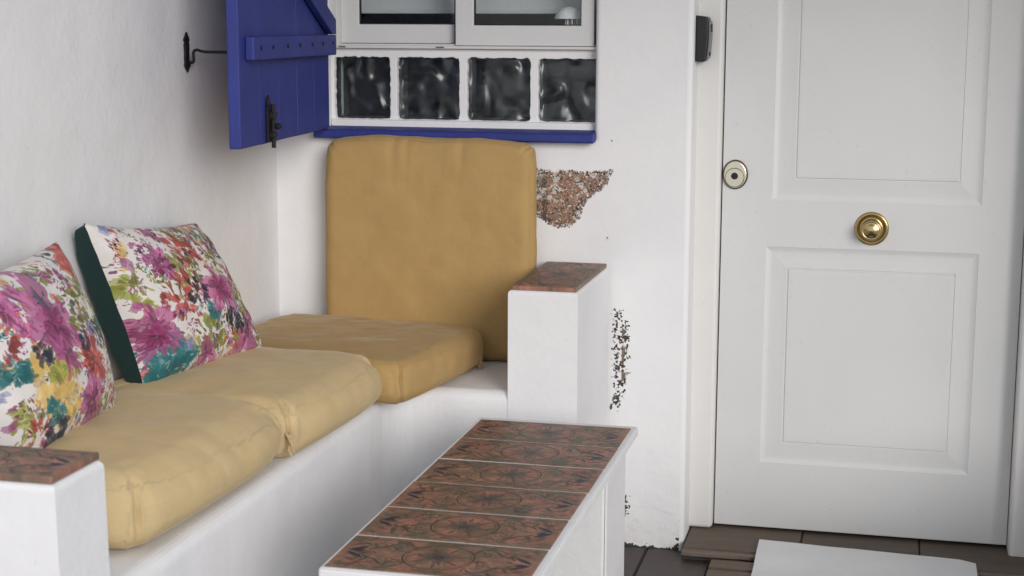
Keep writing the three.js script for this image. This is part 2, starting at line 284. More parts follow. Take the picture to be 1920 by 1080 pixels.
// mitred moulding: nested rectangles given as (inset, depth), filled in the middle
function mouldedPanel(x0, y0, x1, y1, prof) {
  const P = [], I = [];
  prof.forEach(([n, z]) => P.push([x0 + n, y0 + n, z], [x1 - n, y0 + n, z], [x1 - n, y1 - n, z], [x0 + n, y1 - n, z]));
  const tri = [];
  for (let k = 0; k + 1 < prof.length; k++) for (let q = 0; q < 4; q++) { const a = k * 4 + q, b = k * 4 + (q + 1) % 4, c = b + 4, d = a + 4; tri.push(P[a], P[b], P[c], P[a], P[c], P[d]); }
  const e = (prof.length - 1) * 4; tri.push(P[e], P[e + 1], P[e + 2], P[e], P[e + 2], P[e + 3]);
  const g = new THREE.BufferGeometry(); g.setAttribute('position', new THREE.BufferAttribute(new Float32Array(tri.flat()), 3)); g.computeVertexNormals(); return metreUV(g);
}
{ // door
  const door = group('door', house); door.userData.label = 'white two-panel entrance door with brass knob';
  const Z = -0.15, X0 = -0.476, X1 = 0.3525, Y0 = 0.008, Y1 = 2.03;
  const lo = [-0.346, 0.206, 0.236, 0.838], up = [-0.332, 0.974, 0.237, 1.9];
  const s = poly([[X0, Y0], [X1, Y0], [X1, Y1], [X0, Y1]]);
  for (const [a, b, c, d] of [lo, up]) s.holes.push(new THREE.Path([[a, b], [a, d], [c, d], [c, b]].map((p) => new THREE.Vector2(...p))));
  mesh('door_leaf', extrude(s, 0.042, 0.0015, 2, true).translate(0, 0, Z - 0.042 + 0.0015), doorPaint, door);
  const prof = [[-0.0005, -0.0012], [0.005, -0.0034], [0.011, -0.0052], [0.017, -0.0056], [0.028, -0.0052], [0.046, -0.0038], [0.054, -0.003], [0.0585, -0.0026], [0.0600, -0.0048], [0.0622, -0.0048], [0.0645, -0.0014], [0.072, -0.001]];
  for (const r of [lo, up]) mesh('door_panel', mouldedPanel(...r, prof).translate(0, 0, Z), doorPaint, door);
  const knob = group('door_knob', door, [-0.056, 0.9, Z]);
  const lathe = (pts, seg = 48) => new THREE.LatheGeometry(pts.map((p) => new THREE.Vector2(...p)), seg).rotateX(Math.PI / 2);
  mesh('rose', mergeGeometries([lathe([[0.0475, -0.002], [0.0478, 0.002], [0.046, 0.005], [0.043, 0.007], [0.038, 0.0065], [0.033, 0.003], [0.028, 0.004], [0.022, 0.010], [0.016, 0.013]])]), brass, knob);
  mesh('knob_ball', lathe([[0.012, 0.012], [0.012, 0.022], [0.017, 0.027], [0.025, 0.032], [0.0285, 0.040], [0.0275, 0.047], [0.0255, 0.0495], [0.0235, 0.0485], [0.021, 0.0478], [0.016, 0.051], [0.009, 0.0535], [0.0001, 0.0545]]), brass, knob);
  const lock = group('door_lock', door, [-0.44, 1.043, Z]);
  const oval = (rx, ry, cy = 0) => { const q = new THREE.Shape(); q.absellipse(0, cy, rx, ry, 0, Math.PI * 2); return q; };
  mesh('lock_rim', new THREE.ExtrudeGeometry(oval(0.0345, 0.0405), { depth: 0.004, bevelEnabled: true, bevelSize: 0.0015, bevelThickness: 0.0015, curveSegments: 40 }), bronzeRim, lock);
  mesh('lock_plate', new THREE.ExtrudeGeometry(oval(0.030, 0.036), { depth: 0.008, bevelEnabled: true, bevelSize: 0.002, bevelThickness: 0.003, bevelSegments: 3, curveSegments: 40 }), brassPale, lock);
  mesh('lock_ring', new THREE.TorusGeometry(0.0262, 0.0012, 8, 40), bronzeRim, lock, [-0.001, -0.008, 0.011]);
  mesh('lock_cylinder', new THREE.CylinderGeometry(0.0255, 0.026, 0.005, 40).rotateX(Math.PI / 2), brassPale, lock, [-0.001, -0.008, 0.0125]);
  mesh('keyhole', new THREE.CylinderGeometry(0.0098, 0.0098, 0.004, 24).rotateX(Math.PI / 2), black, lock, [-0.001, -0.0035, 0.0142]);
  // frame
  const fr = group('door_frame', house);
  mesh('jamb', rbox([-0.566, 0.001, -0.23], [-0.4795, 2.055, -0.118], 0.012, 4), framePaint, fr);
  mesh('jamb', rbox([0.3545, -0.011, -0.23], [0.44, 2.055, -0.085], 0.012, 4), framePaint, fr);
  mesh('head_jamb', rbox([-0.478, 2.033, -0.23], [0.353, 2.1, -0.118], 0.006), framePaint, fr);
  mesh('door_stop', rbox([-0.478, 0.0015, -0.23], [0.353, 2.032, -0.205], 0.002), black, fr);
}
{ // window with its glass-block base
  const win = group('window', house); win.userData.label = 'white sliding window above a row of glass blocks';
  const r = rng(21), ZB = -0.045;
  // painted mortar plate with ragged openings
  const holes = [[-1.604, -1.434], [-1.413, -1.226], [-1.203, -1.017], [-0.994, -0.800]];
  const plate = poly([[-1.66, 1.156], [-0.77, 1.156], [-0.77, 1.392], [-1.66, 1.392]]);
  const rag = (x0, y0, x1, y1, seed) => {
    const pts = [], n = 34, R = 0.004;
    const edge = (ax, ay, bx, by, nx, ny, amp) => { for (let k = 0; k < n; k++) { const t = k / n, e = Math.min(t, 1 - t), c = R * Math.pow(Math.max(0, 1 - e * 9), 2); const q = amp * (fbm(t * 16, seed * 3.1, 3, 500 + seed) - 0.5) + c; pts.push(new THREE.Vector2(ax + (bx - ax) * t + nx * q, ay + (by - ay) * t + ny * q)); } };
    edge(x0, y0, x0, y1, 1, 0, 0.005); edge(x0, y1, x1, y1, 0, -1, 0.008); edge(x1, y1, x1, y0, -1, 0, 0.005); edge(x1, y0, x0, y0, 0, 1, 0.003); return pts;
  };
  holes.forEach(([a, b], i) => plate.holes.push(new THREE.Path(rag(a, 1.189, b, 1.367, i * 4 + 1))));
  mesh('mortar', extrude(plate, 0.02, 0.002, 2).translate(0, 0, ZB - 0.02 + 0.002), plasterSmooth, win);
  mesh('bottom_rail', rbox([OX0 + 0.001, 1.1645, -0.05], [OX1 - 0.001, 1.1875, -0.033], 0.004), plasterSmooth, win);
  // hollow pressed-glass blocks: two wavy sheets and a dark rim between them
  const glass = phy({ color: rgb(0.86, 0.92, 0.93), roughness: 0.26, transmission: 1, thickness: 0, ior: 1.56 });
  const rimMat = std({ color: rgb(0.035, 0.04, 0.042), roughness: 0.35 });
  const waves = (x, y, s) => { const a = fbm(x * 12 + s * 7, y * 12, 2, 600 + s), b = fbm(x * 9, y * 9 + s * 5, 2, 640 + s); return Math.sin(12 * a + 5 * b + 16 * (x + y)) * 0.6 + Math.sin(16 * b - x * 22 + y * 9) * 0.35; };
  holes.forEach(([a, b], i) => {
    const w = 0.194, cx = i === 0 ? b - w / 2 + 0.004 : i === 3 ? a + w / 2 - 0.003 : (a + b) / 2, pos = [cx, 1.278, ZB - 0.02 - 0.036];
    const sheet = (f) => {
      const g = new THREE.PlaneGeometry(w - 0.002, 0.188, 64, 64), p = g.attributes.position;
      for (let k = 0; k < p.count; k++) { const x = p.getX(k), y = p.getY(k), m = sstep(0.096, 0.084, Math.max(Math.abs(x), Math.abs(y))); p.setZ(k, f * (0.034 - 0.005 * m) + m * 0.0058 * waves(x + i * 0.37, y, f > 0 ? 1 : 2)); }
      g.computeVertexNormals(); return g;
    };
    mesh('glass_block', mergeGeometries([sheet(1), sheet(-1)]), glass, win, pos);
    const fr = poly([[-w / 2, -0.095], [w / 2, -0.095], [w / 2, 0.095], [-w / 2, 0.095]]); fr.holes.push(new THREE.Path([[-w / 2 + 0.011, -0.084], [-w / 2 + 0.011, 0.084], [w / 2 - 0.011, 0.084], [w / 2 - 0.011, -0.084]].map((q) => new THREE.Vector2(...q))));
    mesh('block_rim', extrude(fr, 0.056, 0).translate(0, 0, -0.028), rimMat, win, pos);
  });
  mesh('block_bed', rbox([-1.66, 1.10, -0.30], [-0.77, 1.1555, -0.046], 0.003), plasterSmooth, win);
  // aluminium slider
  mesh('track', mergeGeometries([rbox([-1.66, 1.3925, -0.10], [-0.77, 1.4005, -0.026], 0.0015), rbox([-1.66, 1.4005, -0.045], [-0.77, 1.4055, -0.041], 0.001), rbox([-1.66, 1.4005, -0.10], [-0.77, 1.4055, -0.094], 0.001)]), aluminium, win);
  mesh('frame', mergeGeometries([rbox([-1.66, 1.4006, -0.105], [-1.588, 2.26, -0.03], 0.002), rbox([-1.66, 2.22, -0.105], [-0.77, 2.26, -0.031], 0.002), rbox([-0.826, 1.4006, -0.105], [-0.77, 2.26, -0.03], 0.002)]), aluminium, win);
  const sash = (x0, x1, px0, px1, y0, py0, z) => {
    const s = poly([[x0, y0], [x1, y0], [x1, 2.225], [x0, 2.225]]); s.holes.push(new THREE.Path([[px0, py0], [px0, 2.18], [px1, 2.18], [px1, py0]].map((p) => new THREE.Vector2(...p))));
    mesh('sash', extrude(s, 0.026, 0.002, 2).translate(0, 0, z - 0.026 + 0.002), aluminium, win);
    const q = poly([[px0 - 0.004, py0 - 0.004], [px1 + 0.004, py0 - 0.004], [px1 + 0.004, 2.184], [px0 - 0.004, 2.184]]); q.holes.push(new THREE.Path([[px0 + 0.0025, py0 + 0.003], [px0 + 0.0025, 2.177], [px1 - 0.0025, 2.177], [px1 - 0.0025, py0 + 0.003]].map((p) => new THREE.Vector2(...p))));
    mesh('gasket', extrude(q, 0.012, 0).translate(0, 0, z - 0.019), gasket, win);
    mesh('pane', new THREE.PlaneGeometry(px1 - px0 + 0.004, 2.184 - py0 + 0.002), phy({ color: rgb(0.9, 0.93, 0.93), roughness: 0.01, transmission: 1, thickness: 0, ior: 1.5 }), win, [(px0 + px1) / 2, (2.18 + py0) / 2, z - 0.012]);
  };
  sash(-1.588, -1.20, -1.533, -1.235, 1.4065, 1.461, -0.062);
  sash(-1.2335, -0.832, -1.18, -0.869, 1.402, 1.459, -0.032);
  mesh('weather_seal', rbox([-1.2375, 1.408, -0.058], [-1.2345, 2.22, -0.036], 0.0005), gasket, win);
  for (const [a, b] of [[-1.583, -1.562], [-1.29, -1.266]]) mesh('drain_slot', rbox([a, 1.3945, -0.0262], [b, 1.3985, -0.0252], 0.0004), std({ color: rgb(0.10, 0.09, 0.08), roughness: 0.8 }), win);
  // blue sill
  const prof = poly([[-0.049, 1.1445], [0.036, 1.1415], [0.041, 1.146], [0.0405, 1.164], [0.036, 1.168], [-0.049, 1.1755]]);
  prof.curves; const sg = extrude(prof, 0.824, 0.003, 2).rotateY(-Math.PI / 2);
  sg.translate(-0.820, 0, 0); sg.translate(0, -0.006, 0);
  mesh('sill', metreUV(sg), bluePaint, win).userData.label = 'blue painted window sill';
}
{ // shutter: planks, batten, brace, bolt; local u along its width, n out of its inner face
  const sh = group('shutter', house, [-1.5855, 0, 0.08]); sh.userData.label = 'open blue plank shutter with batten and diagonal brace';
  sh.rotation.y = Math.atan2(-0.99598, 0.08955);   // local +x runs from the hinge to the free edge, local +z is the outward inner face
  const r = rng(3), Y0 = 1.165, Y1 = 2.27, cuts = [-0.042, 0.122, 0.29, 0.462, 0.627, 0.786];
  // local +z after this turn points to world (+x); planks lie behind z = 0
  const sgn = -1;
  for (let k = 0; k < 5; k++) {
    const dz = -0.0015 * r();
    const g = rbox([cuts[k] + 0.0012, Y0 + 0.0015 * (r() - 0.5), Math.min(sgn * dz, sgn * (dz - 0.03))], [cuts[k + 1] - 0.0012, Y1, Math.max(sgn * dz, sgn * (dz - 0.03))], 0.0035, 2);
    mesh('plank', g, bluePaint, sh);
  }
  const bat = (x0, y0, x1, y1, d) => rbox([x0, y0, Math.min(-sgn * -0.0005, -sgn * d) * 1], [x1, y1, Math.max(-sgn * -0.0005, -sgn * d)], 0.004, 2);
  const front = (d0, d1) => sgn < 0 ? [-d1, -d0] : [d0, d1];
  const [b0, b1] = front(0.0005, 0.024);
  mesh('batten', rbox([-0.036, 1.374, b0], [0.742, 1.431, b1], 0.004), bluePaint, sh);
  // brace rising from the hinge end of the batten
  const br = poly([[-0.038, 1.4325], [0.0, 1.4325], [0.76, 1.745], [0.76, 1.80], [-0.038, 1.474]]);
  mesh('brace', metreUV(extrude(br, 0.02, 0.003, 2).translate(0, 0, front(0.0035, 0.0205)[0])), bluePaint, sh);
  for (const x of [0.686, 0.586, 0.457, 0.344, 0.221, 0.112, 0.002]) { const g = new THREE.CylinderGeometry(0.005, 0.0062, 0.004, 6).rotateX(Math.PI / 2); mesh('nail', g, blueNail, sh, [x, 1.403 + (0.69 - x) * 0.008, sgn < 0 ? -0.0245 : 0.0245]); }
  const bolt = group('bolt', sh, [0.562, 0, sgn < 0 ? -0.001 : 0.001]);
  const sp = poly([[-0.012, 1.168], [0.012, 1.168], [0.013, 1.25], [0.009, 1.256], [0.013, 1.262], [0.0, 1.286], [-0.012, 1.262], [-0.009, 1.256], [-0.013, 1.25]]);
  const bp = extrude(sp, 0.005, 0.001, 1); bp.translate(0.012, 0, sgn < 0 ? -0.005 : 0.001);
  mesh('bolt_plate', bp, iron, bolt);
  const zz = sgn < 0 ? -0.012 : 0.012;
  mesh('bolt_rod', mergeGeometries([new THREE.CylinderGeometry(0.0058, 0.0058, 0.11, 12).translate(0.0, 1.208, zz), new THREE.SphereGeometry(0.008, 12, 8).scale(1, 1, 1.3).translate(0.0, 1.207, zz * 2.0), new THREE.CylinderGeometry(0.0035, 0.0035, 0.014, 8).rotateX(Math.PI / 2).translate(0, 1.207, zz * 1.5)].map((g) => g.toNonIndexed())), iron, bolt);
  for (const [ya, yb] of [[1.225, 1.243], [1.178, 1.192]]) mesh('bolt_keeper', rbox([-0.010, ya, Math.min(0, zz * 1.65)], [0.010, yb, Math.max(0, zz * 1.65)], 0.003), iron, bolt);
}
{ // wrought-iron hook that holds the shutter off the side wall
  const hk = group('shutter_hook', null, [-1.77, 1.39, 0.609]); tag(hk, 'black wrought-iron hook with pointed plate on the left wall behind the shutter', 'hook');
  const sp = poly([[0, 0.05], [0.016, 0.030], [0.010, 0.024], [0.013, 0.018], [0.011, -0.018], [0.013, -0.026], [0.017, -0.034], [0.002, -0.052], [-0.015, -0.034], [-0.011, -0.026], [-0.013, -0.018], [-0.011, 0.0], [-0.013, 0.018], [-0.010, 0.024], [-0.016, 0.030]]);
  mesh('plate', extrude(sp, 0.006, 0.0015, 1).rotateY(Math.PI / 2).translate(0.003, 0, 0), iron, hk);
  mesh('rod', tube([[0.004, -0.022, -0.004], [0.016, -0.028, -0.004], [0.021, -0.024, -0.004], [0.021, -0.008, -0.004], [0.022, 0.001, -0.004], [0.03, 0.005, -0.004], [0.045, 0.001, -0.004], [0.12, 0.0, -0.003], [0.2, 0.004, -0.002], [0.203, 0.004, -0.002]], 0.0038, 60, 8), iron, hk);
}

// ------------------------------------------------------------------ things behind the window
{
  const bl = group('roller_blind', null, [-1.22, 2.24, -0.19]); tag(bl, 'pale grey roller blind half lowered behind the window', 'blind');
  const fab = std({ color: rgb(0.62, 0.64, 0.64), roughness: 0.9, map: rep(clothTone, 2) });
  const g = new THREE.PlaneGeometry(0.86, 0.72, 60, 60), p = g.attributes.position;
  for (let i = 0; i < p.count; i++) p.setZ(i, 0.006 * Math.sin(p.getY(i) * 45) + 0.003 * fbm(p.getX(i) * 8, p.getY(i) * 5, 2, 9));
  g.computeVertexNormals(); mesh('fabric', g, fab, bl, [0, -0.38, 0]);
  mesh('roller', new THREE.CylinderGeometry(0.022, 0.022, 0.9, 20).rotateZ(Math.PI / 2), aluminium, bl);
  mesh('bottom_bar', rbox([-0.43, -0.748, -0.008], [0.43, -0.736, 0.008], 0.004), fab, bl);
  const o = group('ornament', null, [-0.915, 1.452, -0.112]); tag(o, 'small white domed ornament with a slatted base behind right window pane', 'ornament');
  const wt = std({ color: rgb(0.86, 0.86, 0.84), roughness: 0.7 });
  const dg = new THREE.SphereGeometry(0.043, 28, 14, 0, Math.PI * 2, 0, Math.PI / 2).scale(1, 0.82, 0.8), dp = dg.attributes.position;
  for (let i = 0; i < dp.count; i++) { const q = 1 + 0.12 * (fbm(dp.getX(i) * 60 + 5, dp.getZ(i) * 60 + dp.getY(i) * 40, 2, 14) - 0.5); dp.setXYZ(i, dp.getX(i) * q + (0.035 - dp.getY(i)) * -0.08, dp.getY(i) * q, dp.getZ(i) * q); }
  dg.computeVertexNormals(); mesh('dome', dg, wt, o, [0, 0.026, 0]);
  for (let k = 0; k < 11; k++) { const a = k / 11 * Math.PI * 2; mesh('slat', rbox([-0.0022, -0.03, -0.0015], [0.0022, 0.028, 0.0015], 0.0008, 1), wt, o).position.set(0.012 + 0.026 * Math.cos(a), 0, 0.02 * Math.sin(a)); }
  mesh('base_ring', new THREE.CylinderGeometry(0.03, 0.03, 0.006, 24), wt, o, [0.012, -0.03, 0]);
  const sl = mesh('inner_shelf', rbox([-1.7, 1.39, -0.34], [-0.74, 1.418, -0.106], 0.003), std({ color: rgb(0.05, 0.05, 0.055), roughness: 0.6 }), house);
}

// ------------------------------------------------------------------ key safe on the jamb return
{
  const ks = group('key_safe', null, [-0.549, 1.4245, -0.078]); tag(ks, 'small black and grey key safe mounted beside the door', 'key safe');
  const prof = new THREE.Shape();   // seen from the front of the doorway: x out from the wall, y up
  prof.moveTo(0, -0.062); prof.lineTo(0.020, -0.063); prof.quadraticCurveTo(0.028, -0.062, 0.030, -0.052); prof.quadraticCurveTo(0.037, 0, 0.034, 0.050); prof.quadraticCurveTo(0.033, 0.060, 0.024, 0.061); prof.lineTo(0, 0.064); prof.closePath();
  mesh('body', extrude(prof, 0.07, 0.004, 3, true).translate(0, 0, -0.035 + 0.004), std({ color: rgb(0.010, 0.010, 0.011), roughness: 0.45, bumpMap: rep(plasterBump, 14), bumpScale: 0.0004 }), ks);
  const face = new THREE.Shape(); face.moveTo(0.030, -0.053); face.quadraticCurveTo(0.0372, 0, 0.0342, 0.050); face.lineTo(0.038, 0.048); face.quadraticCurveTo(0.042, 0, 0.034, -0.054); face.closePath();
  mesh('cover', extrude(face, 0.062, 0.001, 2, true).translate(0, 0, -0.031), std({ color: rgb(0.15, 0.155, 0.16), roughness: 0.4, metalness: 0.3 }), ks);
  mesh('dial_window', rbox([0.0385, 0.018, -0.014], [0.0415, 0.040, 0.014], 0.001), black, ks);
  mesh('release_button', rbox([0.035, -0.046, -0.012], [0.0385, -0.036, 0.012], 0.001), black, ks);
}

// ------------------------------------------------------------------ decorated terracotta tiles
function tileTexture(seed) {
  const W = 1024, H = 496, cv = document.createElement('canvas'); cv.width = W; cv.height = H; const c = cv.getContext('2d'), r = rng(seed * 97 + 5);
  const im = c.createImageData(W, H);
  for (let j = 0; j < H; j++) for (let i = 0; i < W; i++) {
    const a = fbm(i / 120 + seed * 9, j / 120, 5, 700 + seed), b = fbm(i / 18, j / 18, 3, 720 + seed), o = (j * W + i) * 4;
    const m = 0.93 + 0.36 * (a - 0.5) + 0.26 * (b - 0.5), gr = 0.8 * sstep(0.44, 0.62, fbm(i / 75 + 40, j / 75 + seed * 7, 4, 730)), ed = 0.65 * sstep(52, 6, Math.min(j, H - j)) * (0.4 + fbm(i / 40, j / 26, 3, 740 + seed));
    const g = clamp(gr + ed), mix = (p, q) => p + (q - p) * g;
    im.data[o] = mix(174, 134) * m; im.data[o + 1] = mix(124, 112) * m; im.data[o + 2] = mix(103, 92) * m; im.data[o + 3] = 255;
  }
  c.putImageData(im, 0, 0); c.lineCap = 'round'; c.lineJoin = 'round';
  const J = (q) => (r() - 0.5) * q, cx = W / 2 + J(8), cy = H / 2 + J(6);
  const stroke = (pts, w, col, a = 0.85) => { for (let k = 0; k < 3; k++) { c.globalAlpha = a * 0.55; c.strokeStyle = col; c.lineWidth = w * (1 - 0.3 * k); c.beginPath(); c.moveTo(pts[0][0] + J(4), pts[0][1] + J(4)); for (let i = 1; i + 2 < pts.length; i += 3) c.bezierCurveTo(...pts[i], ...pts[i + 1], pts[i + 2][0] + J(4), pts[i + 2][1] + J(4)); c.stroke(); } c.globalAlpha = 1; };
  const leaf = (x, y, ang, len, w, col, a = 0.85) => { c.save(); c.translate(x + J(4), y + J(4)); c.rotate(ang + J(0.12)); c.globalAlpha = a; c.fillStyle = col; c.beginPath(); c.moveTo(0, 0); c.bezierCurveTo(len * 0.3, -w, len * 0.75, -w * 0.8, len, 0); c.bezierCurveTo(len * 0.7, w * 0.8, len * 0.3, w, 0, 0); c.fill(); c.globalAlpha = a * 0.6; c.strokeStyle = '#2a251f'; c.lineWidth = 2.5; c.stroke(); c.restore(); c.globalAlpha = 1; };
  const OL = '#332d22', GR = '#46513f', BL = '#22213f', RD = '#6a382c', TE = '#597468';
  for (const s of [-1, 1]) for (const t of [-1, 1]) {   // four-fold scrollwork
    const X = (x) => cx + s * x, Y = (y) => cy + t * y, B = (...p) => p.map(([x, y]) => [X(x), Y(y)]);
    stroke(B([176, 148], [214, 216], [270, 150], [292, 112], [312, 74], [352, 92], [376, 48]), 13, OL, 0.9);
    stroke(B([186, 112], [232, 150], [262, 76], [240, 64], [206, 60], [206, 116], [246, 122]), 9, GR, 0.95);
    stroke(B([292, 112], [338, 168], [394, 158], [428, 104]), 10, RD, 0.7); stroke(B([330, 190], [380, 224], [440, 210], [470, 160]), 8, OL, 0.6);
    stroke(B([60, 206], [110, 232], [170, 226], [206, 196]), 8, GR, 0.7); stroke(B([0, 214], [30, 196], [60, 220], [96, 214]), 6, RD, 0.6);
    leaf(X(268), Y(146), Math.atan2(t * 36, -s * 76), 92, 24, TE, 0.75); leaf(X(350), Y(80), Math.atan2(t * 76, s * 30), 66, 17, GR, 0.75); leaf(X(404), Y(136), Math.atan2(-t * 26, s * 52), 62, 15, RD, 0.65);
    leaf(X(204), Y(200), Math.atan2(t * 8, s * 66), 82, 17, GR, 0.7); leaf(X(84), Y(200), Math.atan2(t * 10, -s * 66), 80, 14, GR, 0.6); leaf(X(300), Y(206), Math.atan2(t * 6, s * 60), 74, 15, TE, 0.6); leaf(X(440), Y(206), Math.atan2(-t * 20, s * 50), 54, 15, GR, 0.6);
    leaf(X(474), Y(8), Math.atan2(t * 76, -s * 92), 124, 22, BL, 0.92);
  }
  for (let k = 0; k < 44; k++) { const s = k % 2 ? 1 : -1, x = cx + s * (150 + 320 * r()), y = cy + J(400); leaf(x, y, r() * 6.3, 40 + 50 * r(), 8 + 10 * r(), [GR, OL, RD, TE][k % 4], 0.55); stroke([[x, y], [x + J(90), y + J(60)], [x + J(90), y + J(60)], [x + J(120), y + J(90)]], 6, k % 3 ? OL : GR, 0.55); }
  for (const s of [-1, 1]) { leaf(cx + s * 392, cy + 26 * s, Math.atan2(-10 * s, s * 54), 66, 26, BL, 0.9); stroke([[cx + s * 330, cy], [cx + s * 366, cy - 34], [cx + s * 390, cy + 26], [cx + s * 430, cy]], 9, OL, 0.85); }
  c.strokeStyle = OL; c.globalAlpha = 0.85; c.lineWidth = 9; c.beginPath(); c.ellipse(cx, cy, 180, 182, 0, 0, 7); c.stroke(); c.lineWidth = 6; c.strokeStyle = GR; c.beginPath(); c.ellipse(cx, cy, 164, 166, 0, 0, 7); c.stroke(); c.globalAlpha = 1;
  for (let k = 0; k < 14; k++) { const a = k / 14 * Math.PI * 2 + J(0.15); leaf(cx + Math.cos(a + 0.22) * 70, cy + Math.sin(a + 0.22) * 70, a + 0.22, 84 + J(20), 12, k % 2 ? RD : '#8c6f5c', 0.7); leaf(cx + Math.cos(a) * 14, cy + Math.sin(a) * 14, a, 92 + J(44), 16, k % 3 ? '#4d5247' : '#3c3f50', 0.6); }
  c.fillStyle = '#2e3034'; c.globalAlpha = 0.6; c.beginPath(); c.ellipse(cx + J(8), cy + J(8), 30, 26, 0, 0, 7); c.fill(); c.globalAlpha = 1;
  for (let k = 0; k < 420; k++) { c.globalAlpha = 0.35 * r(); c.fillStyle = r() < 0.5 ? '#d8b09a' : '#33241e'; c.beginPath(); c.ellipse(r() * W, r() * H, 1 + 5 * r(), 1 + 3 * r(), r() * 3, 0, 7); c.fill(); } c.globalAlpha = 1;
  const t = new THREE.CanvasTexture(cv); t.colorSpace = THREE.SRGBColorSpace; t.wrapS = t.wrapT = THREE.ClampToEdgeWrapping; return t;
}
const tileMats = [1, 2, 3, 4, 5].map((k) => { const t = tileTexture(k); return phy({ color: rgb(0.84, 0.83, 0.83), map: t, roughness: 0.5, bumpMap: t, bumpScale: 0.0008 }); });
const tileEdge = std({ color: rgb(0.30, 0.17, 0.12), roughness: 0.85 });
// a tile of length L (pattern axis, local x) and width W, top at y = 0
function tileGeo(L, W, T) {
  const g = new RoundedBoxGeometry(L, T, W, 2, 0.0025); g.translate(0, -T / 2, 0);
  const p = g.attributes.position, uv = new Float32Array(p.count * 2); for (let i = 0; i < p.count; i++) { uv[i * 2] = clamp(p.getX(i) / L + 0.5, 0.002, 0.998); uv[i * 2 + 1] = clamp(0.5 - p.getZ(i) / W, 0.002, 0.998); }
  g.setAttribute('uv', new THREE.BufferAttribute(uv, 2)); return g;
}

// ------------------------------------------------------------------ masonry bench
const SEAT = 0.515;
{
  const bench = group('masonry_bench'); tag(bench, 'white plastered corner bench built along the walls with tiled armrests', 'bench');
  const fp = new THREE.Shape(); // plan as (x, -z)
  fp.moveTo(-1.764, -0.018); fp.lineTo(-0.775, -0.018); fp.lineTo(-0.775, -0.465); fp.lineTo(-1.13, -0.465); fp.quadraticCurveTo(-1.245, -0.47, -1.25, -0.62);
  for (let k = 1; k <= 14; k++) { const z = 0.62 + k * (2.2 - 0.62) / 14; fp.lineTo(-1.25 + 0.006 * (vn(z * 4, 3, 12) - 0.5) * 2, -z); }
  fp.lineTo(-1.764, -2.2); fp.closePath();
  const g = extrude(fp, SEAT + 0.05, 0.03, 6).rotateX(-Math.PI / 2).translate(0, -0.05 + 0.03, 0);
  mesh('seat', metreUV(g), plaster, bench);
  const arm = (shape, h, b) => metreUV(extrude(shape, h, b, 5).rotateX(-Math.PI / 2).translate(0, -0.05 + b, 0));
  const a1 = group('armrest', bench); a1.userData.label = 'armrest against the front wall with brown tile on top';
  mesh('armrest_block', arm(poly([[-0.955, -0.02], [-0.772, -0.02], [-0.772, -0.467], [-0.956, -0.467]]), 0.786 + 0.05, 0.010), plaster, a1);
  const t1 = mesh('tile', tileGeo(0.444, 0.172, 0.012), tileMats[0], a1, [-0.8645, 0.7975, 0.239]); t1.rotation.y = Math.PI / 2;
  const a2 = group('armrest', bench); a2.userData.label = 'armrest at the near end with patterned brown tiles';
  const b2 = arm(poly([[-1.764, -2.203], [-1.188, -2.203], [-1.19, -2.352], [-1.764, -2.352]]), 0.786 + 0.05, 0.013); { const p = b2.attributes.position; for (let i = 0; i < p.count; i++) if (p.getX(i) > -1.3) p.setX(i, p.getX(i) + 0.014 * sstep(0.78, 0.3, p.getY(i))); b2.computeVertexNormals(); }
  mesh('armrest_block', b2, plaster, a2);
  mesh('tile', tileGeo(0.376, 0.146, 0.012), tileMats[1], a2, [-1.382, 0.7975, 2.2775]);
  mesh('tile', tileGeo(0.185, 0.146, 0.012), tileMats[2], a2, [-1.6665, 0.7975, 2.2775]);
}

// ------------------------------------------------------------------ tiled table
{
  const tb = group('masonry_table', null, [0, 0, 0]); tag(tb, 'low white masonry table topped with patterned terracotta tiles', 'table');
  const whitePaint = std({ color: rgb(0.83, 0.825, 0.82), roughness: 0.75, map: rep(plasterTone, 1.1), bumpMap: rep(plasterBump, 1.2), bumpScale: 0.006 });
  mesh('table_slab', rbox([-0.979, 0.472, 0.662], [-0.581, 0.4965, 1.822], 0.006, 4), whitePaint, tb);
  mesh('pier', rbox([-0.95, -0.035, 0.70], [-0.603, 0.4715, 0.97], 0.012, 3), whitePaint, tb);
  mesh('pier', rbox([-0.95, -0.035, 1.52], [-0.603, 0.4715, 1.79], 0.012, 3), whitePaint, tb);
  const g = tileGeo(0.376, 0.182, 0.009), r = rng(9);
  for (let k = 0; k < 6; k++) {
    const m = mesh('tile', g, tileMats[(k * 2 + 1) % 5], tb, [-0.782 + 0.003 * (r() - 0.5), 0.4978 + 0.0006 * r(), 1.722 - k * 0.1885 + 0.002 * (r() - 0.5)]);
    m.rotation.set(0.004 * (r() - 0.5), 0.009 * (r() - 0.5) + (k % 2 ? Math.PI : 0), 0.004 * (r() - 0.5));
  }
}

